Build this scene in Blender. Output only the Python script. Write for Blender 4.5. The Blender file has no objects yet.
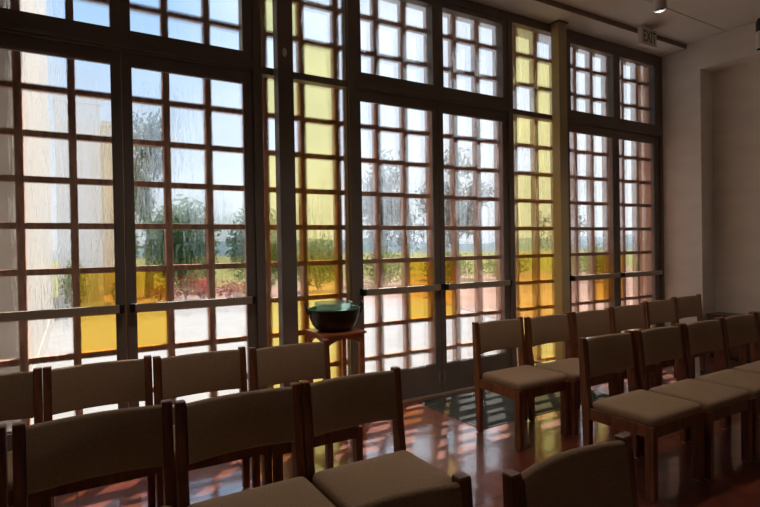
import bpy, bmesh, math, random
from mathutils import Vector, Matrix
random.seed(7)
scene = bpy.context.scene
COL = scene.collection
PI = math.pi

# ------------------------------------------------------------------ materials
def srgb(r, g, b):
    def f(c):
        c /= 255.0
        return c / 12.92 if c <= 0.04045 else ((c + 0.055) / 1.055) ** 2.4
    return (f(r), f(g), f(b), 1.0)

def new_mat(name):
    m = bpy.data.materials.new(name); m.use_nodes = True
    nt = m.node_tree; nt.nodes.clear()
    out = nt.nodes.new('ShaderNodeOutputMaterial')
    return m, nt, out

def N(nt, t, **kw):
    n = nt.nodes.new(t)
    for k, v in kw.items():
        if k in n.inputs.keys(): n.inputs[k].default_value = v
        else: setattr(n, k, v)
    return n

def noise_mat(name, c1, c2, scale=(5, 5, 5), nscale=4.0, detail=5, rough=0.6, bump=0.0, bscale=None,
              spec=0.5, coat=0.0, metal=0.0, lo=0.35, hi=0.65, coat_rough=0.1):
    m, nt, out = new_mat(name)
    tc = N(nt, 'ShaderNodeTexCoord')
    mp = N(nt, 'ShaderNodeMapping'); mp.inputs['Scale'].default_value = scale
    nt.links.new(tc.outputs['Object'], mp.inputs['Vector'])
    no = N(nt, 'ShaderNodeTexNoise', Scale=nscale, Detail=detail)
    nt.links.new(mp.outputs[0], no.inputs['Vector'])
    cr = N(nt, 'ShaderNodeValToRGB')
    cr.color_ramp.elements[0].position = lo; cr.color_ramp.elements[0].color = c1
    cr.color_ramp.elements[1].position = hi; cr.color_ramp.elements[1].color = c2
    nt.links.new(no.outputs['Fac'], cr.inputs[0])
    b = N(nt, 'ShaderNodeBsdfPrincipled', Roughness=rough, Metallic=metal)
    b.inputs['Specular IOR Level'].default_value = spec
    b.inputs['Coat Weight'].default_value = coat
    b.inputs['Coat Roughness'].default_value = coat_rough
    nt.links.new(cr.outputs[0], b.inputs['Base Color'])
    if bump:
        n2 = N(nt, 'ShaderNodeTexNoise', Scale=bscale or nscale * 4, Detail=4)
        nt.links.new(mp.outputs[0], n2.inputs['Vector'])
        bp = N(nt, 'ShaderNodeBump', Strength=bump, Distance=0.01)
        nt.links.new(n2.outputs['Fac'], bp.inputs['Height'])
        nt.links.new(bp.outputs[0], b.inputs['Normal'])
    nt.links.new(b.outputs[0], out.inputs['Surface'])
    return m

M = {}
M['wood'] = noise_mat('chair_wood', srgb(100, 56, 35), srgb(142, 84, 53), (14, 14, 1.6), 3, 6, 0.38, 0.05, spec=0.5)
M['table_wood'] = noise_mat('cherry_wood', srgb(156, 84, 50), srgb(196, 116, 72), (2, 14, 14), 3, 6, 0.3, 0.04, spec=0.5, coat=0.3)
M['dark_wood'] = noise_mat('dark_red_wood', srgb(58, 24, 18), srgb(84, 38, 26), (3, 14, 14), 3, 5, 0.35, 0.03)
M['fabric'] = noise_mat('brown_fabric', srgb(154, 126, 101), srgb(174, 144, 116), (1, 1, 1), 160, 3, 0.9, 0.35, 300, spec=0.2)
M['plaster'] = noise_mat('plaster', srgb(236, 231, 222), srgb(244, 239, 230), (1, 1, 2.2), 3, 6, 0.85, 0.10, 22, spec=0.2)
M['white_plaster'] = noise_mat('white_plaster', srgb(240, 236, 230), srgb(244, 240, 234), (1, 1, 2.2), 3, 6, 0.85, 0.10, 22, spec=0.2)
M['ceiling'] = noise_mat('ceiling_paint', srgb(218, 213, 205), srgb(224, 219, 211), (1, 1, 1), 2, 3, 0.9, 0.03, 30, spec=0.2)
M['bronze'] = noise_mat('dark_bronze_metal', srgb(112, 102, 95), srgb(122, 112, 104), (1, 1, 1), 3, 3, 0.42, 0.0, spec=0.5)
M['fascia'] = noise_mat('brown_trim_paint', srgb(128, 110, 96), srgb(136, 118, 104), (1, 1, 1), 3, 3, 0.6)
M['steel'] = noise_mat('painted_steel', srgb(186, 170, 130), srgb(196, 180, 140), (1, 1, 1), 3, 3, 0.5, 0.0, spec=0.4)
M['alu'] = noise_mat('satin_aluminium', srgb(158, 144, 128), srgb(170, 156, 140), (1, 1, 1), 3, 3, 0.4, 0.0, metal=0.15)
M['black'] = noise_mat('black_plastic', srgb(20, 18, 18), srgb(28, 25, 24), (1, 1, 1), 5, 3, 0.45)
M['lattice'] = noise_mat('weathered_timber', srgb(152, 108, 88), srgb(196, 152, 126), (10, 10, 2), 3, 6, 0.8, 0.2, 12, spec=0.2)
M['mat'] = noise_mat('ribbed_mat', srgb(38, 38, 38), srgb(58, 57, 54), (60, 1.5, 1), 2, 2, 0.85, 0.4, 6, spec=0.25)
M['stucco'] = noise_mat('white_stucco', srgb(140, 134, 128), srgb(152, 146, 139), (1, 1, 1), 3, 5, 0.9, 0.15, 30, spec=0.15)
M['tan_stucco'] = noise_mat('tan_stucco', srgb(216, 190, 150), srgb(226, 202, 164), (1, 1, 1), 3, 5, 0.9, 0.15, 30, spec=0.15)
M['stone'] = noise_mat('pink_stone', srgb(186, 142, 116), srgb(214, 176, 146), (1, 1, 1), 4, 6, 0.9, 0.2, 20, spec=0.15)
M['paving'] = noise_mat('pale_concrete', srgb(112, 110, 110), srgb(124, 122, 121), (1, 1, 1), 3, 6, 0.9, 0.08, 30, spec=0.2)
M['soil'] = noise_mat('red_soil', srgb(122, 92, 78), srgb(144, 114, 98), (1, 1, 1), 0.9, 6, 0.95, 0.2, 6, spec=0.1)
M['grass'] = noise_mat('dry_grass', srgb(92, 94, 46), srgb(124, 114, 66), (1, 1, 1), 0.5, 6, 0.95, 0.3, 12, spec=0.1)
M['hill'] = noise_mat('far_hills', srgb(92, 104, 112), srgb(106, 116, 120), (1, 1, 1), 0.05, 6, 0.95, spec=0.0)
M['bark'] = noise_mat('bark', srgb(84, 70, 58), srgb(120, 104, 88), (8, 8, 2), 3, 5, 0.9, 0.3, 10, spec=0.1)
M['copper'] = noise_mat('dark_patinated_copper', srgb(34, 30, 26), srgb(58, 46, 36), (1, 1, 1), 9, 5, 0.36, 0.05, 20, metal=0.5)
M['verdigris'] = noise_mat('verdigris_rim', srgb(66, 120, 102), srgb(92, 146, 126), (1, 1, 1), 14, 5, 0.5, 0.05, 20, metal=0.2)
M['white'] = noise_mat('white_plastic', srgb(214, 206, 196), srgb(220, 212, 202), (1, 1, 1), 3, 2, 0.45)
M['shade'] = noise_mat('frosted_shade', srgb(206, 200, 194), srgb(214, 208, 202), (1, 1, 1), 3, 2, 0.35)
M['green'] = noise_mat('exit_green', srgb(24, 92, 50), srgb(28, 100, 56), (1, 1, 1), 3, 2, 0.5)

def glow(name, col, s):
    m, nt, out = new_mat(name)
    e = N(nt, 'ShaderNodeEmission', Strength=s); e.inputs['Color'].default_value = col
    nt.links.new(e.outputs[0], out.inputs['Surface'])
    return m
M['bulb'] = glow('warm_bulb', (1, .8, .6, 1), .2)
def leaf_mat(name, c1, c2):
    m, nt, out = new_mat(name)
    tc = N(nt, 'ShaderNodeTexCoord')
    no = N(nt, 'ShaderNodeTexNoise', Scale=2.5, Detail=4)
    nt.links.new(tc.outputs['Object'], no.inputs['Vector'])
    cr = N(nt, 'ShaderNodeValToRGB')
    cr.color_ramp.elements[0].position = 0.35; cr.color_ramp.elements[0].color = c1
    cr.color_ramp.elements[1].position = 0.65; cr.color_ramp.elements[1].color = c2
    nt.links.new(no.outputs['Fac'], cr.inputs[0])
    d = N(nt, 'ShaderNodeBsdfDiffuse'); t = N(nt, 'ShaderNodeBsdfTranslucent')
    nt.links.new(cr.outputs[0], d.inputs[0]); nt.links.new(cr.outputs[0], t.inputs[0])
    mx = N(nt, 'ShaderNodeMixShader'); mx.inputs[0].default_value = 0.35
    nt.links.new(d.outputs[0], mx.inputs[1]); nt.links.new(t.outputs[0], mx.inputs[2])
    nt.links.new(mx.outputs[0], out.inputs['Surface'])
    return m
M['leaf_grey'] = leaf_mat('grey_green_leaves', srgb(78, 92, 84), srgb(112, 120, 108))
M['leaf_dark'] = leaf_mat('dark_green_leaves', srgb(66, 100, 62), srgb(104, 130, 80))
M['leaf_light'] = leaf_mat('light_green_leaves', srgb(92, 110, 48), srgb(128, 134, 66))
M['petal_red'] = leaf_mat('red_flowers', srgb(190, 66, 88), srgb(200, 100, 90))

# dark red-brown polished floor in large squares
def floor_mat():
    m, nt, out = new_mat('polished_red_floor')
    tc = N(nt, 'ShaderNodeTexCoord')
    br = N(nt, 'ShaderNodeTexBrick', offset=0.0)
    br.inputs['Scale'].default_value = 1.0
    br.inputs['Brick Width'].default_value = 0.92; br.inputs['Row Height'].default_value = 0.92
    br.inputs['Mortar Size'].default_value = 0.006; br.inputs['Mortar Smooth'].default_value = 0.2
    nt.links.new(tc.outputs['Object'], br.inputs['Vector'])
    no = N(nt, 'ShaderNodeTexNoise', Scale=2.6, Detail=8, Roughness=0.65, Distortion=0.6)
    nt.links.new(tc.outputs['Object'], no.inputs['Vector'])
    cr = N(nt, 'ShaderNodeValToRGB')
    e = cr.color_ramp.elements
    e[0].position = 0.3; e[0].color = srgb(76, 28, 20)
    e[1].position = 0.72; e[1].color = srgb(160, 86, 54)
    k = e.new(0.5); k.color = srgb(120, 54, 36)
    nt.links.new(no.outputs['Fac'], cr.inputs[0])
    mx = N(nt, 'ShaderNodeMix', data_type='RGBA')
    nt.links.new(br.outputs['Fac'], mx.inputs['Factor'])
    nt.links.new(cr.outputs[0], mx.inputs[6]); mx.inputs[7].default_value = srgb(30, 18, 16)
    b = N(nt, 'ShaderNodeBsdfPrincipled', Roughness=0.3)
    b.inputs['Specular IOR Level'].default_value = 0.9
    b.inputs['Coat Weight'].default_value = 1.0; b.inputs['Coat IOR'].default_value = 2.2
    n2 = N(nt, 'ShaderNodeTexNoise', Scale=5, Detail=5)
    nt.links.new(tc.outputs['Object'], n2.inputs['Vector'])
    mr = N(nt, 'ShaderNodeMapRange'); mr.inputs['To Min'].default_value = 0.02; mr.inputs['To Max'].default_value = 0.13
    nt.links.new(n2.outputs['Fac'], mr.inputs['Value'])
    nt.links.new(mr.outputs[0], b.inputs['Coat Roughness'])
    bp = N(nt, 'ShaderNodeBump', Strength=0.12, Distance=0.02)
    nt.links.new(n2.outputs['Fac'], bp.inputs['Height'])
    nt.links.new(bp.outputs[0], b.inputs['Normal']); nt.links.new(bp.outputs[0], b.inputs['Coat Normal'])
    nt.links.new(mx.outputs[2], b.inputs['Base Color'])
    nt.links.new(b.outputs[0], out.inputs['Surface'])
    return m
M['floor'] = floor_mat()

# reeded / rain glass with vertical runs
def wavy_glass(name, tint, clear=0.66, strength=0.45):
    m, nt, out = new_mat(name)
    geo = N(nt, 'ShaderNodeNewGeometry')
    mp = N(nt, 'ShaderNodeMapping'); mp.inputs['Scale'].default_value = (22, 22, 4.5)
    nt.links.new(geo.outputs['Position'], mp.inputs['Vector'])
    no = N(nt, 'ShaderNodeTexNoise', Scale=1.0, Detail=3, Roughness=0.6, Distortion=0.8)
    nt.links.new(mp.outputs[0], no.inputs['Vector'])
    bp = N(nt, 'ShaderNodeBump', Strength=strength, Distance=0.02)
    nt.links.new(no.outputs['Fac'], bp.inputs['Height'])
    rf = N(nt, 'ShaderNodeBsdfRefraction', Roughness=0.0, IOR=1.25)
    rf.inputs['Color'].default_value = tint
    nt.links.new(bp.outputs[0], rf.inputs['Normal'])
    tr = N(nt, 'ShaderNodeBsdfTransparent'); tr.inputs['Color'].default_value = tint
    gl = N(nt, 'ShaderNodeBsdfGlossy', Roughness=0.05)
    mx = N(nt, 'ShaderNodeMixShader'); mx.inputs[0].default_value = 1 - clear
    nt.links.new(tr.outputs[0], mx.inputs[1]); nt.links.new(rf.outputs[0], mx.inputs[2])
    m2 = N(nt, 'ShaderNodeMixShader'); m2.inputs[0].default_value = 0.03
    nt.links.new(mx.outputs[0], m2.inputs[1]); nt.links.new(gl.outputs[0], m2.inputs[2])
    nt.links.new(m2.outputs[0], out.inputs['Surface'])
    return m
M['glass'] = wavy_glass('rain_glass', (0.97, 0.985, 0.99, 1))

def stained(name, tint):
    m, nt, out = new_mat(name)
    tr = N(nt, 'ShaderNodeBsdfTransparent'); tr.inputs['Color'].default_value = tint
    gl = N(nt, 'ShaderNodeBsdfGlossy', Roughness=0.08)
    m2 = N(nt, 'ShaderNodeMixShader'); m2.inputs[0].default_value = 0.03
    nt.links.new(tr.outputs[0], m2.inputs[1]); nt.links.new(gl.outputs[0], m2.inputs[2])
    nt.links.new(m2.outputs[0], out.inputs['Surface'])
    return m
M['amber'] = stained('amber_glass', (0.94, 0.76, 0.31, 1))
M['golden'] = stained('golden_glass', (0.97, 0.86, 0.44, 1))
M['pale_yellow'] = stained('pale_yellow_glass', (0.98, 0.90, 0.60, 1))
def teal_glass():
    m, nt, out = new_mat('teal_glass')
    tr = N(nt, 'ShaderNodeBsdfTransparent'); tr.inputs['Color'].default_value = (.88, .97, .96, 1)
    tl = N(nt, 'ShaderNodeBsdfTranslucent'); tl.inputs['Color'].default_value = srgb(196, 224, 220)
    gl = N(nt, 'ShaderNodeBsdfGlossy', Roughness=0.05)
    a = N(nt, 'ShaderNodeMixShader'); a.inputs[0].default_value = .34
    nt.links.new(tr.outputs[0], a.inputs[1]); nt.links.new(tl.outputs[0], a.inputs[2])
    b = N(nt, 'ShaderNodeMixShader'); b.inputs[0].default_value = .08
    nt.links.new(a.outputs[0], b.inputs[1]); nt.links.new(gl.outputs[0], b.inputs[2])
    nt.links.new(b.outputs[0], out.inputs['Surface'])
    return m
M['teal'] = teal_glass()

# ------------------------------------------------------------------ mesh helpers
def finish(name, bm, mat, parent=None, smooth=False, loc=None):
    bmesh.ops.recalc_face_normals(bm, faces=bm.faces)
    me = bpy.data.meshes.new(name); bm.to_mesh(me); bm.free()
    if mat: me.materials.append(mat)
    if smooth:
        for p in me.polygons: p.use_smooth = True
        try: me.set_sharp_from_angle(angle=math.radians(40))
        except Exception: pass
    o = bpy.data.objects.new(name, me); COL.objects.link(o)
    if parent is not None: o.parent = parent
    if loc is not None: o.location = loc
    return o

def box(bm, x0, x1, y0, y1, z0, z1, bev=0.0):
    r = bmesh.ops.create_cube(bm, size=1.0)
    vs = r['verts']
    for v in vs:
        v.co = Vector((x0 + (v.co.x + .5) * (x1 - x0), y0 + (v.co.y + .5) * (y1 - y0), z0 + (v.co.z + .5) * (z1 - z0)))
    if bev:
        es = list({e for v in vs for e in v.link_edges})
        bmesh.ops.bevel(bm, geom=es, offset=bev, segments=2, profile=0.5, affect='EDGES')

def B(name, dims, mat, parent=None, bev=0.0):
    bm = bmesh.new()
    if isinstance(dims, tuple): dims = [dims]
    for d in dims: box(bm, *d, bev=bev)
    return finish(name, bm, mat, parent)

def prism_x(bm, prof, x0, x1):
    a = [bm.verts.new((x0, y, z)) for y, z in prof]
    b = [bm.verts.new((x1, y, z)) for y, z in prof]
    n = len(prof)
    bm.faces.new(a); bm.faces.new(b[::-1])
    for i in range(n): bm.faces.new((a[i], b[i], b[(i + 1) % n], a[(i + 1) % n]))

def lathe(bm, prof, seg=32, c=(0, 0, 0), close=False):
    rings = []
    for r, z in prof:
        rings.append([bm.verts.new((c[0] + r * math.cos(2 * PI * k / seg), c[1] + r * math.sin(2 * PI * k / seg), c[2] + z)) for k in range(seg)])
    prs = list(zip(rings, rings[1:]))
    if close: prs.append((rings[-1], rings[0]))
    for a, b in prs:
        for k in range(seg): bm.faces.new((a[k], a[(k + 1) % seg], b[(k + 1) % seg], b[k]))
    if not close:
        bm.faces.new(rings[0]); bm.faces.new(rings[-1])

def tube(bm, pts, rad, seg=8):
    pts = [Vector(p) for p in pts]; rings = []
    for i, p in enumerate(pts):
        t = (pts[min(i + 1, len(pts) - 1)] - pts[max(i - 1, 0)]).normalized()
        u = t.cross(Vector((0, 0, 1)) if abs(t.z) < .9 else Vector((1, 0, 0))).normalized(); w = t.cross(u)
        r = rad[i] if isinstance(rad, (list, tuple)) else rad
        rings.append([bm.verts.new(p + u * math.cos(2 * PI * k / seg) * r + w * math.sin(2 * PI * k / seg) * r) for k in range(seg)])
    for a, b in zip(rings, rings[1:]):
        for k in range(seg): bm.faces.new((a[k], a[(k + 1) % seg], b[(k + 1) % seg], b[k]))
    bm.faces.new(rings[0]); bm.faces.new(rings[-1])

def empty(name, loc=(0, 0, 0), rz=0.0):
    o = bpy.data.objects.new(name, None); COL.objects.link(o)
    o.empty_display_size = .1; o.location = loc; o.rotation_euler = (0, 0, rz)
    return o

def tag(o, label=None, cat=None, group=None, kind=None):
    if label: o['label'] = label
    if cat: o['category'] = cat
    if group: o['group'] = group
    if kind: o['kind'] = kind
    return o

def struct(o, label, cat): return tag(o, label, cat, kind='structure')

def copy_tree(o, parent=None):
    c = o.copy(); COL.objects.link(c)
    if parent is not None: c.parent = parent
    for ch in o.children: copy_tree(ch, c)
    return c

# ------------------------------------------------------------------ room shell
XR = 6.68          # right wall
XL, YB = -5.5, -8.5
ZS, ZC = 3.83, 3.885   # soffit by the windows, ceiling
struct(B('floor', (XL, XR + .4, YB, 0.06, -0.12, 0), M['floor']), 'polished dark red brown floor of large squares', 'floor')
struct(B('ceiling', (XL, XR + .4, YB, -.36, ZC, ZC + .15), M['ceiling']), 'plain taupe ceiling of the room', 'ceiling')
struct(B('trim_1', (XL, XR, -.36, .06, ZS, ZC + .15), M['ceiling']), 'lowered soffit strip of the ceiling along the windows', 'soffit')
struct(B('trim_2', (XL, XR, -.368, -.36, ZS, ZC), M['fascia']), 'thin dark fascia edge between ceiling and window soffit', 'trim')
struct(B('trim_3', (XL, XR, -.835, -.825, ZC - .006, ZC), M['ceiling']), 'thin joint line across the ceiling parallel to the windows', 'trim')
wr = B('wall_right', [(XR, XR + .7, -.53, .06, 0, ZC + .15), (XR, XR + .7, -4.2, -.53, 3.53, ZC + .15),
                      (XR + .28, XR + .7, -4.2, -.53, 0, 3.53), (XR, XR + .7, YB, -4.2, 0, ZC + .15)], M['plaster'])
struct(wr, 'beige plaster end wall with a wide shallow recess', 'wall')
struct(B('wall_left', (XL - .2, XL, YB, .06, 0, ZC + .15), M['white_plaster']), 'beige plaster wall at the far left end', 'wall')
struct(B('wall_back', (XL, XR + .4, YB - .2, YB, 0, ZC + .15), M['white_plaster']), 'beige plaster wall behind the viewer', 'wall')
struct(B('wall_front', (XL, -.66, -.06, .06, 0, ZS), M['plaster']), 'beige plaster wall left of the glazed doors', 'wall')

# ------------------------------------------------------------------ glazed front
Z_DG0, Z_DG1 = .285, 2.70        # door glass
Z_DT = 2.785                     # top of door leaf
Z_T0, Z_T1 = 2.935, 3.69         # transom glass
YF0, YF1 = -.055, .055           # frame depth
YG0, YG1 = -.003, .003
bays = [(.32, -.60, 1.235, -.53, 1.17), (3.03, 2.13, 3.93, 2.185, 3.875), (5.74, 4.83, 6.63, 4.895, 6.53)]
mulls = [(-.66, -.60), (1.235, 1.30), (2.065, 2.13), (3.93, 3.995), (4.765, 4.83), (6.63, XR)]
mnames = ['frame post at the left end of the glazing', 'frame post between the left doors and the first amber side light',
          'frame post between the first amber side light and the middle doors', 'frame post between the middle doors and the second amber side light',
          'frame post between the second amber side light and the right doors', 'frame post where the glazing meets the end wall']
tn = 4
for (a, b), nm in zip(mulls, mnames):
    struct(B('trim_%d' % tn, (a, b, YF0, YF1, 0, ZS), M['bronze'], bev=.004), 'dark bronze ' + nm, 'trim'); tn += 1
bayn = ['left', 'middle', 'right']
dn = wn = 1
for i, (c, x0, x1, g0, g1) in enumerate(bays):
    o = B('trim_%d' % tn, [(x0, x1, YF0, YF1, Z_DT + .004, Z_T0 - .05), (x0, x1, YF0 - .018, YF0, Z_DT + .02, Z_DT + .05)], M['bronze'], bev=.004); tn += 1
    struct(o, 'dark bronze cross bar above the %s pair of doors' % bayn[i], 'trim')
    o = B('trim_%d' % tn, (x0, x1, YF0, YF1, Z_T1 + .05, ZS), M['bronze'], bev=.004); tn += 1
    struct(o, 'dark bronze head bar over the transoms of the %s doors' % bayn[i], 'trim')
    o = B('trim_%d' % tn, (x0, x1, -.07, .06, 0, .012), M['alu']); tn += 1
    struct(o, 'metal threshold under the %s pair of doors' % bayn[i], 'trim')
    for side in (0, 1):
        a, b = (x0 + .003, c - .003) if side == 0 else (c + .003, x1 - .003)
        ga, gb = (g0, c - .058) if side == 0 else (c + .058, g1)
        sn = 'left' if side == 0 else 'right'
        d = B('door_%d' % dn, [(a, ga, -.03, .03, .014, Z_DT), (gb, b, -.03, .03, .014, Z_DT),
                               (ga, gb, -.03, .03, .014, Z_DG0), (ga, gb, -.03, .03, Z_DG1, Z_DT)], M['bronze'], bev=.003)
        dn += 1
        struct(d, '%s leaf of the %s pair of dark framed glass doors' % (sn, bayn[i]), 'door')
        tag(B('glass_pane', (ga, gb, YG0, YG1, Z_DG0, Z_DG1), M['glass'], d), 'rippled clear glass')
        B('glazing_bead', [(ga, ga + .008, -.022, -.004, Z_DG0, Z_DG1), (gb - .008, gb, -.022, -.004, Z_DG0, Z_DG1),
                           (ga + .008, gb - .008, -.022, -.004, Z_DG0, Z_DG0 + .008), (ga + .008, gb - .008, -.022, -.004, Z_DG1 - .008, Z_DG1)], M['bronze'], d)
        p0, p1 = (a + .05, b - .045) if side == 0 else (a + .045, b - .05)
        p = tag(B('push_bar', (p0, p1, -.098, -.062, .998, 1.052), M['alu'], d, bev=.004), 'satin metal push bar')
        for e0, e1 in ((p0 - .03, p0), (p1, p1 + .03)):
            tag(B('end_bracket', (e0, e1, -.096, -.03, .995, 1.055), M['black'], p, bev=.004), 'black end bracket')
        hx = a + .03 if side == 1 else b - .03
        B('flush_bolt', (hx - .006, hx + .006, -.034, -.03, .11, .21), M['alu'], d)
        # transom light
        tga, tgb = (g0 + .01, c - .062) if side == 0 else (c + .062, g1 - .01)
        ta, tb = (x0, c) if side == 0 else (c, x1)
        w = B('window_%d' % wn, [(ta, tga, YF0 + .008, YF1, Z_T0 - .05, Z_T1 + .05), (tgb, tb, YF0 + .008, YF1, Z_T0 - .05, Z_T1 + .05),
                                 (tga, tgb, YF0 + .008, YF1, Z_T0 - .05, Z_T0), (tga, tgb, YF0 + .008, YF1, Z_T1, Z_T1 + .05)], M['bronze'], bev=.003)
        wn += 1
        struct(w, 'transom window above the %s leaf of the %s doors' % (sn, bayn[i]), 'window')
        tag(B('glass_pane', (tga, tgb, YG0, YG1, Z_T0, Z_T1), M['glass'], w), 'rippled clear glass')
for x0, x1, nm in ((1.30, 2.065, 'between the left and the middle doors'), (3.995, 4.765, 'between the middle and the right doors')):
    f = .012
    w = B('window_%d' % wn, [(x0, x1, -.04, .05, 0, .10), (x0, x1, -.04, .05, Z_DT, Z_DT + .055), (x0, x1, -.05, .05, Z_T1 + .05, ZS),
                             (x0, x0 + f, -.03, .04, .10, Z_T1 + .05), (x1 - f, x1, -.03, .04, .10, Z_T1 + .05)], M['bronze'])
    wn += 1
    struct(w, 'tall side light with amber squares outside, ' + nm, 'window')
    tag(B('glass_pane', (x0 + f, x1 - f, YG0, YG1, .10, Z_DT), M['glass'], w), 'rippled clear glass')
    tag(B('glass_pane', (x0 + f, x1 - f, YG0, YG1, Z_DT + .055, Z_T1 + .05), M['glass'], w), 'rippled clear glass')

# steel posts just inside the side lights
def column(xc, label, knob):
    c = B('steel_column', (xc - .063, xc + .063, -.165, -.06, .012, ZS - .012), M['bronze'] if knob else M['steel'], bev=.004)
    tag(c, label, 'column')
    B('base_plate', (xc - .085, xc + .085, -.185, -.058, 0, .012), M['bronze'], c)
    B('cap_plate', (xc - .08, xc + .08, -.18, -.058, ZS - .012, ZS), M['bronze'], c)
    if knob:
        bm = bmesh.new()
        bmesh.ops.create_uvsphere(bm, u_segments=16, v_segments=10, radius=1)
        bmesh.ops.scale(bm, vec=(.018, .014, .036), verts=bm.verts)
        bmesh.ops.translate(bm, vec=(xc - .012, -.175, 2.93), verts=bm.verts)
        tag(finish('knob', bm, M['white'], c, True), 'pale oval knob')
column(1.46, 'dark square steel column before the amber side light nearest the bowl', True)
column(4.635, 'olive grey square steel column beside the right pair of doors', False)

# ------------------------------------------------------------------ timber lattice outside with amber squares
KL = 1.03
def lx(x0): return x0 * KL
def lz(z0): return 1.41 + (z0 - 1.41) * KL
ZROW = [.145, .43, .724, 1.005, 1.29, 1.587, 1.885, 2.178, 2.474, 2.79, 3.118, 3.43, 3.73]
LY0, LY1 = .085, .165
def lattice(xs, xa, xb, label, cells, side=False):
    r = empty('timber_lattice', ((xa + xb) / 2, .12, -.03))
    tag(r, label, 'lattice', 'timber lattices outside the glazing')
    ox = (xa + xb) / 2
    def part(nm, d, mat, bev=0, par=r):
        d = (d[0] - ox, d[1] - ox, d[2] - .12, d[3] - .12, d[4] + .03, d[5] + .03)
        return B(nm, d, mat, par, bev)
    for x in xs: part('upright', (lx(x) - .024, lx(x) + .024, LY0, LY1, -.03, 4.18), M['lattice'], .004)
    for z in ZROW: part('crossbar', (xa, xb, LY0 + .008, LY0 + .052, lz(z) - .021, lz(z) + .021), M['lattice'], .003)
    for xa_, xb_, za, zb, mt in cells:
        y = LY0 - .008 if side else LY1 - .03
        g = 0.0 if side else .024
        part('coloured_pane', (lx(xa_) + g, lx(xb_) - g, y, y + .004, lz(za) + g * .8, lz(zb) - g * .8), M[mt])['label'] = \
            {'amber': 'deep amber glass square', 'golden': 'golden glass square', 'pale_yellow': 'pale yellow glass square'}[mt]
grid = lambda k: .022 + .2925 * k
def door_cells(k):
    return [(grid(k + j), grid(k + j + 1), ZROW[a], ZROW[a + 1], 'amber') for j in (0, 1) for a in (2, 3)]
lattice([grid(k) for k in range(-2, 5)], -.62, 1.26, 'brown timber lattice outside the left pair of glass doors', door_cells(0))
lattice([grid(k) for k in range(7, 14)], 2.12, 4.0, 'brown timber lattice outside the middle pair of glass doors', door_cells(9))
lattice([grid(k) for k in range(17, 23)], 4.86, 6.70, 'brown timber lattice outside the right pair of glass doors', door_cells(18))
def side_cells(b, pat):
    out = []
    for r, (l, rr) in pat.items():
        for j, on in enumerate((l, rr)):
            if on: out.append((b[j], b[j + 1], ZROW[r], ZROW[r + 1], 'pale_yellow' if ZROW[r] > 1.2 else 'golden'))
    return out
b1 = [1.335, 1.65, 1.965]; b2 = [4.045, 4.36, 4.675]
pat1 = {10: (1, 0), 9: (0, 1), 8: (1, 1), 7: (0, 1), 6: (1, 1), 5: (1, 1), 4: (1, 1), 3: (0, 1), 2: (1, 1), 1: (1, 1), 0: (1, 1)}
pat2 = {11: (1, 0), 10: (1, 1), 9: (0, 1), 8: (1, 1), 7: (0, 1), 6: (1, 1), 5: (1, 1), 4: (1, 1), 3: (1, 1), 2: (1, 1), 1: (1, 1), 0: (1, 1)}
lattice(b1, 1.29, 2.10, 'timber lattice with amber squares outside the side light behind the bowl', side_cells(b1, pat1), True)
lattice(b2, 4.03, 4.84, 'timber lattice with amber squares outside the side light left of right doors', side_cells(b2, pat2), True)

# ------------------------------------------------------------------ chairs
CH = .832
def ring(bm, w, d, r, inset, z, cx, cy, n=5):
    pts = []
    hw, hd, rr = w / 2 - inset, d / 2 - inset, max(r - inset * .5, .004)
    for (sx, sy, a0) in ((1, 1, 0), (-1, 1, PI / 2), (-1, -1, PI), (1, -1, 1.5 * PI)):
        for k in range(n):
            a = a0 + PI / 2 * k / (n - 1)
            pts.append(bm.verts.new((cx + sx * (hw - rr) + rr * math.cos(a), cy + sy * (hd - rr) + rr * math.sin(a), z)))
    return pts

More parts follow.
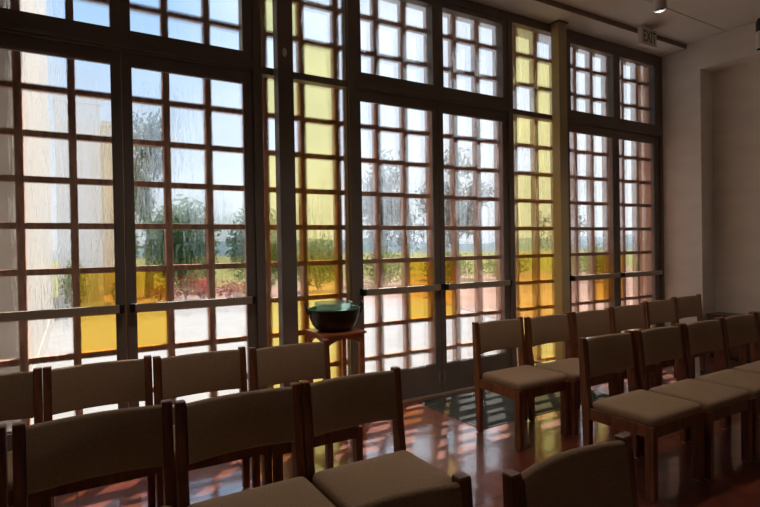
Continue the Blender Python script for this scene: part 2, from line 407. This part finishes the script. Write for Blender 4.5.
def make_chair():
    r = empty('wooden_chair')
    hw = .254
    for s in (-1, 1):
        bm = bmesh.new()
        prism_x(bm, [(.180, .006), (.218, .006), (.234, .40), (.245, .60), (.252, .827), (.249, CH), (.219, CH), (.215, .827), (.195, .58), (.176, .44)],
                s * hw, s * (hw - .038))
        bmesh.ops.recalc_face_normals(bm, faces=bm.faces)
        bmesh.ops.bevel(bm, geom=[e for e in bm.edges if abs(e.verts[0].co.x - e.verts[1].co.x) < 1e-5], offset=.003, segments=1, affect='EDGES')
        p = finish('rear_leg', bm, M['wood'], r)
        B('glide', (s * (hw - .021) - .012, s * (hw - .021) + .012, .182, .206, 0, .007), M['white'], p)
        bm = bmesh.new()
        box(bm, s * (hw - .021) - .021, s * (hw - .021) + .021, -.228, -.176, .006, .408, bev=.004)
        p = finish('front_leg', bm, M['wood'], r)
        B('glide', (s * (hw - .021) - .012, s * (hw - .021) + .012, -.214, -.19, 0, .007), M['white'], p)
        B('side_rail', (s * (hw - .012) - .011, s * (hw - .012) + .011, -.178, .176, .345, .412), M['wood'], r, bev=.003)
    B('front_rail', (-hw + .04, hw - .04, -.222, -.198, .345, .412), M['wood'], r, bev=.003)
    B('rear_rail', (-hw + .04, hw - .04, .185, .207, .345, .412), M['wood'], r, bev=.003)
    bm = bmesh.new()
    cw, cd, cy = .488, .40, -.03
    rs = [ring(bm, cw, cd, .03, i, z, 0, cy) for i, z in
          ((.012, .410), (.003, .413), (0, .424), (0, .440), (.004, .452), (.014, .461), (.035, .467), (.08, .472), (.14, .475))]
    for a, b in zip(rs, rs[1:]):
        n = len(a)
        for k in range(n): bm.faces.new((a[k], a[(k + 1) % n], b[(k + 1) % n], b[k]))
    bm.faces.new(rs[0]); bm.faces.new(rs[-1])
    finish('seat', bm, M['fabric'], r, True)
    # curved upholstered backrest between the posts
    bm = bmesh.new()
    prof = []
    z0, z1, t, rad = .592, .820, .032, .013
    for (cy_, cz, a0) in ((t / 2 - rad, z1 - rad, 0), (-t / 2 + rad, z1 - rad, PI / 2), (-t / 2 + rad, z0 + rad, PI), (t / 2 - rad, z0 + rad, 1.5 * PI)):
        for k in range(4):
            a = a0 + PI / 2 * k / 3
            prof.append((cy_ + rad * math.cos(a), cz + rad * math.sin(a)))
    secs = []
    L = hw - .039
    for i in range(17):
        x = -L + 2 * L * i / 16
        sag = .036 * (1 - (x / L) ** 2)
        secs.append([bm.verts.new((x, .205 + sag + y + .10 * (z - .6), z)) for y, z in prof])
    for a, b in zip(secs, secs[1:]):
        n = len(a)
        for k in range(n): bm.faces.new((a[k], a[(k + 1) % n], b[(k + 1) % n], b[k]))
    bm.faces.new(secs[0]); bm.faces.new(secs[-1])
    finish('backrest', bm, M['fabric'], r, True)
    return r

TOPY = .232
chairs = [
 # x, y of the back top, rotation, label, group
 (-.393, -.87, 0, 'chair cut off at the left edge of the row nearest the windows', 'W'),
 (.117, -.87, .0, 'chair before the middle of the left doors, row by the windows', 'W'),
 (.627, -.92, 0, 'chair next left of the one before the bowl table', 'W'),
 (1.142, -.98, -.02, 'chair standing in front of the small table with the bowl', 'W'),
 (-.455, -1.85, 0, 'chair in the near left row, mostly cut off by the left photo edge', 'N'),
 (.070, -1.85, 0, 'chair of the near left row with whole backrest but no seat in view', 'N'),
 (.583, -1.89, 0, 'chair in the middle of the near left row, seat cut by photo bottom', 'N'),
 (1.096, -1.89, 0, 'chair at the aisle end of the near left row, whole seat in view', 'N'),
 (.60, -2.98, 0, 'nearest chair at bottom centre showing only a backrest corner and post top', 'F'),
 (1.186, -3.035, .02, 'nearest chair with a big curved backrest, at the bottom right of centre', 'F'),
 (2.858, -.985, 0, 'chair standing at the black mat, first of the right row by the windows', 'R'),
 (3.372, -1.02, 0, 'second chair from the aisle in the right row by the windows, sunlit seat', 'R'),
 (3.905, -1.03, 0, 'third chair from the aisle in the right row by the windows', 'R'),
 (4.485, -.99, 0, 'fourth chair from the aisle in the right row, before the right doors', 'R'),
 (5.12, -.92, 0, 'second last chair towards the end wall in the right row by the windows', 'R'),
 (5.73, -.86, 0, 'last chair by the end wall in the right row by the windows', 'R'),
 (2.930, -1.89, 0, 'first chair by the aisle in the near right row, left side in view', 'S'),
 (3.45, -1.915, 0, 'second chair from the aisle in the near right row', 'S'),
 (3.97, -1.925, 0, 'third chair from the aisle in the near right row', 'S'),
 (4.50, -1.925, 0, 'fourth chair from the aisle in the near right row', 'S'),
 (5.04, -1.91, 0, 'fifth chair of the near right row, cut off by the right photo edge', 'S'),
]
groups = {'W': 'chairs of the left row by the windows', 'N': 'chairs of the near left row', 'F': 'nearest chairs at the photo bottom',
          'R': 'chairs of the right row by the windows', 'S': 'chairs of the near right row'}
proto = make_chair()
for i, (x, y, rz, lab, g) in enumerate(chairs):
    o = proto if i == 0 else copy_tree(proto)
    o.rotation_euler = (0, 0, rz)
    o.location = (x + math.sin(rz) * TOPY, y - math.cos(rz) * TOPY, 0)
    tag(o, 'brown wooden ' + lab, 'chair', groups[g])

# ------------------------------------------------------------------ small table, copper basin, glass bowl
t = empty('plant_stand', (1.683, -.49, 0))
tag(t, 'small square cherry wood table standing before the amber side light', 'table')
B('table_top', (-.175, .175, -.175, .175, .782, .80), M['table_wood'], t, bev=.004)
for sx in (-1, 1):
    for sy in (-1, 1):
        bm = bmesh.new()
        box(bm, sx * .142 - .016, sx * .142 + .016, sy * .142 - .016, sy * .142 + .016, 0, .782, bev=.003)
        finish('leg', bm, M['table_wood'], t)
def arch_apron(L, zt, h, th):
    bm = bmesh.new(); n = 12
    top = [(-L, zt), (L, zt)]
    low = [(L - 2 * L * i / n, zt - h + .6 * h * math.sin(PI * i / n) ** .7) for i in range(n + 1)]
    pts = top + low
    a = [bm.verts.new((x, -th, z)) for x, z in pts]; b = [bm.verts.new((x, th, z)) for x, z in pts]
    k = len(pts)
    bm.faces.new(a); bm.faces.new(b[::-1])
    for i in range(k): bm.faces.new((a[i], b[i], b[(i + 1) % k], a[(i + 1) % k]))
    return bm
for q in range(4):
    bm = arch_apron(.126, .782, .075, .008)
    bmesh.ops.translate(bm, vec=(0, -.146, 0), verts=bm.verts)
    bmesh.ops.rotate(bm, cent=(0, 0, 0), matrix=Matrix.Rotation(q * PI / 2, 3, 'Z'), verts=bm.verts)
    finish('apron', bm, M['table_wood'], t)
for sx in (-1, 1):
    B('stretcher', (sx * .142 - .008, sx * .142 + .008, -.126, .126, .16, .185), M['table_wood'], t)
B('shelf_slat', (-.134, .134, -.012, .012, .165, .18), M['table_wood'], t)

bx, by = 1.678, -.49
bs = empty('copper_basin', (bx, by, .80))
tag(bs, 'round dark metal basin with two loop handles on the small table', 'bowl')
bm = bmesh.new()
lathe(bm, [(.10, .0), (.135, .012), (.165, .05), (.183, .10), (.192, .152), (.196, .158), (.192, .162), (.186, .156), (.178, .10), (.158, .053), (.13, .018), (.0005, .010), (.0005, .004), (.09, .002)], 40, close=True)
finish('body', bm, M['copper'], bs, True)
bm = bmesh.new()
lathe(bm, [(.1925, .1625), (.1965, .159), (.1975, .166), (.192, .170), (.183, .165), (.180, .135), (.186, .15)], 40, close=True)
tag(finish('rim', bm, M['verdigris'], bs, True), 'green patinated rim')
ha = math.radians(-18)
for s in (-1, 1):
    bm = bmesh.new(); pts = []
    for k in range(13):
        a = PI * k / 12
        yy = .045 * math.cos(a); zz = .125 + .085 * math.sin(a); rr = .19 + .030 * math.sin(a)
        x_, y_ = s * rr, yy
        pts.append((x_ * math.cos(ha) - y_ * math.sin(ha), x_ * math.sin(ha) + y_ * math.cos(ha), zz))
    tube(bm, pts, .0065, 8)
    finish('handle', bm, M['copper'], bs, True)
gb = empty('glass_bowl', (bx, by, .806))
tag(gb, 'pale teal glass bowl sitting inside the dark metal basin', 'bowl')
bm = bmesh.new()
lathe(bm, [(.0005, .022), (.075, .022), (.100, .07), (.125, .15), (.140, .200), (.1425, .203), (.1445, .200), (.131, .15), (.106, .07), (.08, .0165), (.0005, .0125)], 40, close=True)
finish('bowl_wall', bm, M['teal'], gb, True)

# ------------------------------------------------------------------ mat, exit sign, pendants, low cabinet
dm = B('door_mat', (2.69, 4.25, -.965, -.155, 0, .008), M['mat'])
tag(dm, 'black ribbed door mat before the middle doors', 'mat')
B('mat_border', [(2.675, 2.69, -.98, -.14, 0, .006), (4.25, 4.265, -.98, -.14, 0, .006), (2.69, 4.25, -.98, -.965, 0, .006), (2.69, 4.25, -.155, -.14, 0, .006)], M['black'], dm)

ex = empty('exit_sign', (5.725, -.45, ZC))
tag(ex, 'small white exit sign with green letters hung from the ceiling', 'sign')
B('housing', (-.145, .145, -.025, .025, -.225, -.03), M['white'], ex, bev=.004)
B('canopy', (-.05, .05, -.03, .03, -.03, 0), M['white'], ex)
cu = bpy.data.curves.new('exit_text', 'FONT'); cu.body = 'EXIT'; cu.size = .15; cu.extrude = .0015; cu.align_x = 'CENTER'
cu.space_character = 1.05
to = bpy.data.objects.new('tmp_text', cu); COL.objects.link(to)
bpy.context.view_layer.update()
dg = bpy.context.evaluated_depsgraph_get()
me = bpy.data.meshes.new_from_object(to.evaluated_get(dg))
COL.objects.unlink(to); bpy.data.objects.remove(to)
me.materials.clear(); me.materials.append(M['green'])
xs = [v.co.x for v in me.vertices]; ys = [v.co.y for v in me.vertices]
sx = .235 / (max(xs) - min(xs)); sy = .13 / (max(ys) - min(ys))
mx_, my_ = (max(xs) + min(xs)) / 2, (max(ys) + min(ys)) / 2
for v in me.vertices:
    v.co = Vector(((v.co.x - mx_) * sx + .008, -.0265 - v.co.z, (v.co.y - my_) * sy - .125))
lt = bpy.data.objects.new('lettering', me); COL.objects.link(lt); lt.parent = ex
tag(lt, 'green letters EXIT')

FILL_W = 32  # power of the fill spots added inside the pendants
def pendant(x, y, label, lit=True):
    p = empty('pendant_lamp', (x, y, ZC)); tag(p, label, 'lamp', 'cylinder pendant lamps')
    bm = bmesh.new(); lathe(bm, [(.046, -.56), (.048, -.562), (.05, -.56), (.05, -.39), (.046, -.39)], 28, close=True)
    tag(finish('lamp_shade', bm, M['shade'], p, True), 'white cylinder shade')
    bm = bmesh.new(); lathe(bm, [(.0448, -.561), (.0458, -.561), (.0458, -.43), (.0448, -.43)], 28, close=True)  # black sleeve added to keep the fill glow out of sight
    tag(finish('added_baffle', bm, M['black'], p, True), 'black tube added to hide the inner glow')
    bm = bmesh.new(); lathe(bm, [(.052, -.392), (.052, -.30), (.038, -.262), (.012, -.255)], 28)
    finish('cap', bm, M['black'], p, True)
    bm = bmesh.new(); lathe(bm, [(.008, -.257), (.008, -.02)], 12)
    finish('stem', bm, M['black'], p, True)
    bm = bmesh.new(); lathe(bm, [(.05, -.025), (.055, -.02), (.055, 0)], 24)
    finish('ceiling_rose', bm, M['black'], p, True)
    bm = bmesh.new(); lathe(bm, [(.0005, -.40), (.02, -.40), (.038, -.41), (.038, -.42), (.0005, -.425)], 24)
    tag(finish('bulb', bm, M['bulb'] if lit else M['white'], p, True), 'bulb deep inside the shade')
    if not lit: return
    li = bpy.data.lights.new('fill_spot', 'SPOT'); li.energy = FILL_W; li.color = (1, .90, .78)  # fill light added inside the shade to brighten the seats
    li.spot_size = math.radians(125); li.spot_blend = 1.0; li.shadow_soft_size = .02
    lo = bpy.data.objects.new('fill_spot', li); COL.objects.link(lo); lo.parent = p; lo.location = (0, 0, -.53)
pendant(4.21, -1.5, 'white cylinder pendant lamp showing only its bottom at the photo top')
pendant(5.955, -1.5, 'white cylinder pendant lamp with dark cap at the right photo edge', False)
for px_, lab_ in ((2.40, 'white cylinder pendant lamp added unseen above the aisle for fill light'), (.57, 'white cylinder pendant lamp added unseen above the left chairs for fill light')):  # unseen pendants added to carry fill light for the seats
    pendant(px_, -1.5, lab_)

cb = empty('low_cabinet', (6.81, -1.0, 0)); tag(cb, 'low dark red wood cabinet standing in the wall recess', 'cabinet')
B('carcass', (-.12, .14, -.42, .42, .03, .505), M['dark_wood'], cb, bev=.003)
B('top', (-.13, .145, -.43, .43, .505, .53), M['dark_wood'], cb, bev=.004)
B('plinth', (-.10, .14, -.40, .40, 0, .03), M['black'], cb)
for s in (-1, 1):
    d = B('cabinet_door', (-.132, -.12, min(s * .01, s * .41), max(s * .01, s * .41), .05, .49), M['dark_wood'], cb, bev=.003)
    B('knob', (-.15, -.132, s * .05 - .008, s * .05 + .008, .30, .316), M['alu'], d)

# ------------------------------------------------------------------ outdoors
def poly_slab(name, pts, z0, z1, mat):
    bm = bmesh.new()
    a = [bm.verts.new((x, y, z0)) for x, y in pts]; b = [bm.verts.new((x, y, z1)) for x, y in pts]
    n = len(pts); bm.faces.new(a); bm.faces.new(b)
    for i in range(n): bm.faces.new((a[i], a[(i + 1) % n], b[(i + 1) % n], b[i]))
    return finish(name, bm, mat)
struct(poly_slab('paving', [(-9, .06), (7.6, .06), (7.0, 3.2), (8.6, 8.2), (3, 10.6), (-9, 11)], -.2, -.03, M['paving']), 'bright pale concrete paving outside the doors', 'paving')
struct(poly_slab('ground', [(-60, -30), (160, -30), (160, 150), (-60, 150)], -.5, -.21, M['grass']), 'dry grass ground beyond the paving', 'ground')
struct(poly_slab('soil_bed', [(7.7, .2), (30, .2), (40, 16.4), (-4, 16.4), (-6, 11.2), (3, 10.8), (8.8, 8.3), (7.1, 3.2)], -.21, -.05, M['soil']), 'reddish bare soil bed along the paving edge', 'soil')
struct(B('roof_overhang', (-9, 9, .07, 1.0, 4.18, 4.38), M['stucco']), 'pale roof overhang above the timber lattice', 'roof')
# walls outdoors
w = B('stucco_wall', (-1.6, -.36, 1.15, 9.5, -.03, 7.5), M['stucco']); tag(w, 'tall white stucco wall outside at the left', 'wall')
B('plinth', (-1.62, -.34, 1.13, 9.52, -.03, .25), M['stucco'], w)
w = B('tan_building', (1.05, 1.93, 17, 20, -.21, 5.9), M['tan_stucco']); tag(w, 'far tan building beside the white stucco wall', 'building')
B('parapet', (1.01, 1.97, 16.94, 20.06, 5.9, 6.1), M['tan_stucco'], w)
w = B('white_building', (-.3, .72, 11.6, 14.6, -.05, 5.3), M['white_plaster']); tag(w, 'low white building beyond the tall white stucco wall', 'building')
B('parapet', (-.34, .76, 11.56, 14.64, 5.3, 5.5), M['white_plaster'], w)
w = B('stone_pier', (6.69, 7.5, .17, .40, -.03, 4.18), M['stone']); tag(w, 'pinkish stone pier outside the right end of the lattice', 'pier')
B('pier_base', (6.70, 7.54, .168, .41, -.03, .2), M['stone'], w)

def crown(bm, c, rad, n, size, hang=0.0):
    for _ in range(n):
        while True:
            p = Vector((random.uniform(-1, 1), random.uniform(-1, 1), random.uniform(-1, 1)))
            if p.length <= 1: break
        p *= (.55 + .45 * random.random())
        p = Vector((c[0] + p.x * rad[0], c[1] + p.y * rad[1], c[2] + p.z * rad[2]))
        d = Vector((random.gauss(0, 1), random.gauss(0, 1), random.gauss(0, .6) - hang)).normalized()
        u = d.cross(Vector((random.gauss(0, 1), random.gauss(0, 1), random.gauss(0, 1)))).normalized()
        l = size * random.uniform(.6, 1.3); wd = l * .32
        q = [p - d * l * .5, p + u * wd * .5, p + d * l * .5, p - u * wd * .5]
        bm.faces.new([bm.verts.new(v) for v in q])
def tree(x, y, h, cr, n, leaf, mat, label, hang=0.0, grp='trees beyond the paving'):
    r = empty('tree', (x, y, -.05 if y < 16.4 else -.21)); tag(r, label, 'tree', grp)
    bm = bmesh.new()
    pts = [(0, 0, 0), (.08, .03, h * .3), (-.03, -.02, h * .6), (.05, 0, h * .85)]
    tube(bm, pts, [.14, .11, .08, .03], 8)
    for k in range(6):
        a = k * 1.05 + random.random(); z = h * (.35 + .08 * k)
        tube(bm, [(0, 0, z), (math.cos(a) * cr[0] * .45, math.sin(a) * cr[1] * .45, z + h * .1), (math.cos(a) * cr[0] * .8, math.sin(a) * cr[1] * .8, z + h * .16)], [.05, .03, .012], 6)
    finish('trunk', bm, M['bark'], r)
    bm = bmesh.new()
    for k in range(9):
        c = Vector((random.gauss(0, .38) * cr[0], random.gauss(0, .38) * cr[1], h - cr[2] + random.gauss(0, .42) * cr[2]))
        crown(bm, c, [q * random.uniform(.35, .6) for q in cr], n // 9, leaf, hang)
    tag(finish('foliage', bm, M[mat], r), None)
def shrub(x, y, rad, n, leaf, mat, label, grp, cat='shrub'):
    r = empty(cat if cat != 'flower' else 'flowering_shrub', (x, y, -.05)); tag(r, label, 'shrub', grp)
    bm = bmesh.new()
    for k in range(5):
        a = k * 1.25
        tube(bm, [(0, 0, 0), (math.cos(a) * rad[0] * .3, math.sin(a) * rad[1] * .3, rad[2] * .8)], [.025, .01], 5)
    finish('stems', bm, M['bark'], r)
    bm = bmesh.new(); crown(bm, (0, 0, rad[2]), rad, n, leaf)
    finish('flowers' if mat == 'petal_red' else 'foliage', bm, M[mat], r)
tree(2.15, 14.4, 5.9, (.8, .75, 2.4), 2800, .22, 'leaf_grey', 'grey green weeping tree behind the right leaf of the left doors', 1.2)
tree(11.2, 14.5, 5.4, (1.7, 1.5, 2.1), 3600, .27, 'leaf_grey', 'grey green tree seen through the left leaf of the middle doors', .8)
tree(15.8, 15.5, 5.1, (1.9, 1.5, 2.0), 3400, .27, 'leaf_grey', 'sparse tree seen beside the meeting stile of the middle doors', .8)
tree(25, 17, 4.3, (1.6, 1.6, 1.6), 1200, .26, 'leaf_grey', 'small far tree seen through the right leaf of the middle doors', .5)
tree(1.4, 12.8, 3.5, (.42, .5, 1.4), 1500, .2, 'leaf_dark', 'small dark green tree before the tan building')
G = 'green shrubs along the paving'
shrub(2.9, 12.2, (1.1, .7, 1.6), 5000, .24, 'leaf_dark', 'tall dark green shrub behind the red flowers', G)
shrub(5.15, 12.2, (1.1, .7, 1.5), 5000, .24, 'leaf_dark', 'rounded dark green shrub near the first steel column', G)
shrub(7.35, 12.6, (1.05, .8, 1.0), 2200, .2, 'leaf_light', 'light green shrub seen through the first amber side light', G)
shrub(9.85, 12.2, (1.25, .9, .75), 1200, .2, 'leaf_light', 'light green low shrub left of the middle doors view', G)
shrub(12.6, 12.0, (1.25, .9, .7), 1200, .2, 'leaf_light', 'yellow green low shrub at the centre of the middle doors view', G)
shrub(15.2, 11.6, (1.4, .9, .65), 1100, .2, 'leaf_light', 'yellow green low shrub behind the middle meeting stile', G)
shrub(17.6, 9.0, (1.3, .9, .75), 1100, .2, 'leaf_light', 'low shrub seen through the right leaf of the middle doors', G)
shrub(16.0, 5.2, (1.2, .9, .75), 1100, .2, 'leaf_light', 'yellow green shrub seen through the left leaf of the right doors', G)
shrub(20.5, 6.2, (1.4, .9, .9), 1100, .2, 'leaf_light', 'yellow green shrub at the far right of the view outside', G)
shrub(.05, 9.9, (.28, .5, .7), 900, .16, 'leaf_light', 'light green shrub at the foot of the white stucco wall', G)
R_ = 'red flowering shrubs on the soil bed'
shrub(2.2, 11.2, (.55, .4, .3), 500, .13, 'petal_red', 'leftmost red flowering shrub past the left doors', R_, 'flower')
shrub(3.15, 11.1, (.5, .4, .42), 500, .13, 'petal_red', 'tallest red flowering shrub past the left doors', R_, 'flower')
shrub(4.1, 11.1, (.6, .4, .33), 500, .13, 'petal_red', 'rightmost red flowering shrub past the left doors', R_, 'flower')
# far hills
bm = bmesh.new(); pv = None
for i in range(61):
    x = -60 + 280 * i / 60
    h = 2.2 + 1.6 * math.sin(i * .31) + 1.1 * math.sin(i * .83 + 1) + .5 * math.sin(i * 1.9)
    y = 150 - max(0, x - 60) * .75
    cur = [bm.verts.new((x, y - 14, -.3)), bm.verts.new((x, y, max(h, .6) + 1.5)), bm.verts.new((x, y + 14, -.3))]
    if pv:
        for k in range(2): bm.faces.new((pv[k], cur[k], cur[k + 1], pv[k + 1]))
        bm.faces.new((pv[2], cur[2], cur[0], pv[0]))
    pv = cur
struct(finish('hills', bm, M['hill'], smooth=True), 'low blue grey hills on the horizon', 'hills')

# ------------------------------------------------------------------ light
sun = bpy.data.lights.new('sun', 'SUN'); sun.energy = 14.0; sun.angle = math.radians(.6); sun.color = (1, .94, .85)
so = bpy.data.objects.new('sun', sun); COL.objects.link(so)
so.rotation_euler = Vector((-1.07, -1.25, -2.25)).to_track_quat('-Z', 'Y').to_euler()
so.location = (8, 9, 16)
wd = bpy.data.worlds.new('sky'); scene.world = wd; wd.use_nodes = True
nt = wd.node_tree; nt.nodes.clear()
out = nt.nodes.new('ShaderNodeOutputWorld'); bg = nt.nodes.new('ShaderNodeBackground')
tc = N(nt, 'ShaderNodeTexCoord'); sp = N(nt, 'ShaderNodeSeparateXYZ')
nt.links.new(tc.outputs['Generated'], sp.inputs[0])
cr = N(nt, 'ShaderNodeValToRGB')
e = cr.color_ramp.elements
e[0].position = 0.0; e[0].color = (.88, .93, 1, 1)
e[1].position = 1.0; e[1].color = (.5, .8, 1.4, 1)
k = e.new(.12); k.color = (.80, .89, 1, 1)
k = e.new(.42); k.color = (.37, .62, .96, 1)
nt.links.new(sp.outputs['Z'], cr.inputs[0])
# thin cloud haze, thicker towards the right of the view
mp = N(nt, 'ShaderNodeMapping'); mp.inputs['Scale'].default_value = (2, 2, 5)
nt.links.new(tc.outputs['Generated'], mp.inputs['Vector'])
no = N(nt, 'ShaderNodeTexNoise', Scale=1.4, Detail=6)
nt.links.new(mp.outputs[0], no.inputs['Vector'])
ma = N(nt, 'ShaderNodeMath', operation='MULTIPLY_ADD'); ma.inputs[1].default_value = .9; 
nt.links.new(sp.outputs['X'], ma.inputs[0]); nt.links.new(no.outputs['Fac'], ma.inputs[2])
mr = N(nt, 'ShaderNodeMapRange'); mr.inputs['From Min'].default_value = .55; mr.inputs['From Max'].default_value = 1.25
nt.links.new(ma.outputs[0], mr.inputs['Value'])
mx = N(nt, 'ShaderNodeMix', data_type='RGBA'); mx.inputs[7].default_value = (1.3, 1.37, 1.45, 1)
nt.links.new(mr.outputs[0], mx.inputs['Factor']); nt.links.new(cr.outputs[0], mx.inputs[6])
nt.links.new(mx.outputs[2], bg.inputs[0]); bg.inputs[1].default_value = 0.93
nt.links.new(bg.outputs[0], out.inputs['Surface'])

# ------------------------------------------------------------------ camera (24.6 mm view from 1.41 m, slight roll)
cam = bpy.data.cameras.new('camera'); co = bpy.data.objects.new('camera', cam); COL.objects.link(co)
cam.sensor_width = 36; cam.lens = 519.135 / 760 * 36; cam.clip_end = 500
yaw, pitch, roll = .536401, -.0115413, -.0174517
def cv(x, y, z):   # photo-frame direction to world
    c, s = math.cos(roll), math.sin(roll); x, z = c * x - s * z, s * x + c * z
    c, s = math.cos(pitch), math.sin(pitch); y, z = c * y - s * z, s * y + c * z
    c, s = math.cos(yaw), math.sin(yaw); return Vector((c * x + s * y, -s * x + c * y, z))
R = Matrix((cv(1, 0, 0), cv(0, 0, 1), -cv(0, 1, 0))).transposed()
co.matrix_world = Matrix.Translation((0, -4, 1.41)) @ R.to_4x4()
scene.camera = co

scene.cycles.use_denoising = True
scene.cycles.max_bounces = 14; scene.cycles.transparent_max_bounces = 24; scene.cycles.transmission_bounces = 12
vs = scene.view_settings
vs.view_transform = 'Standard'; vs.look = 'None'; vs.gamma = 1; vs.use_curve_mapping = False; vs.exposure = 0.3
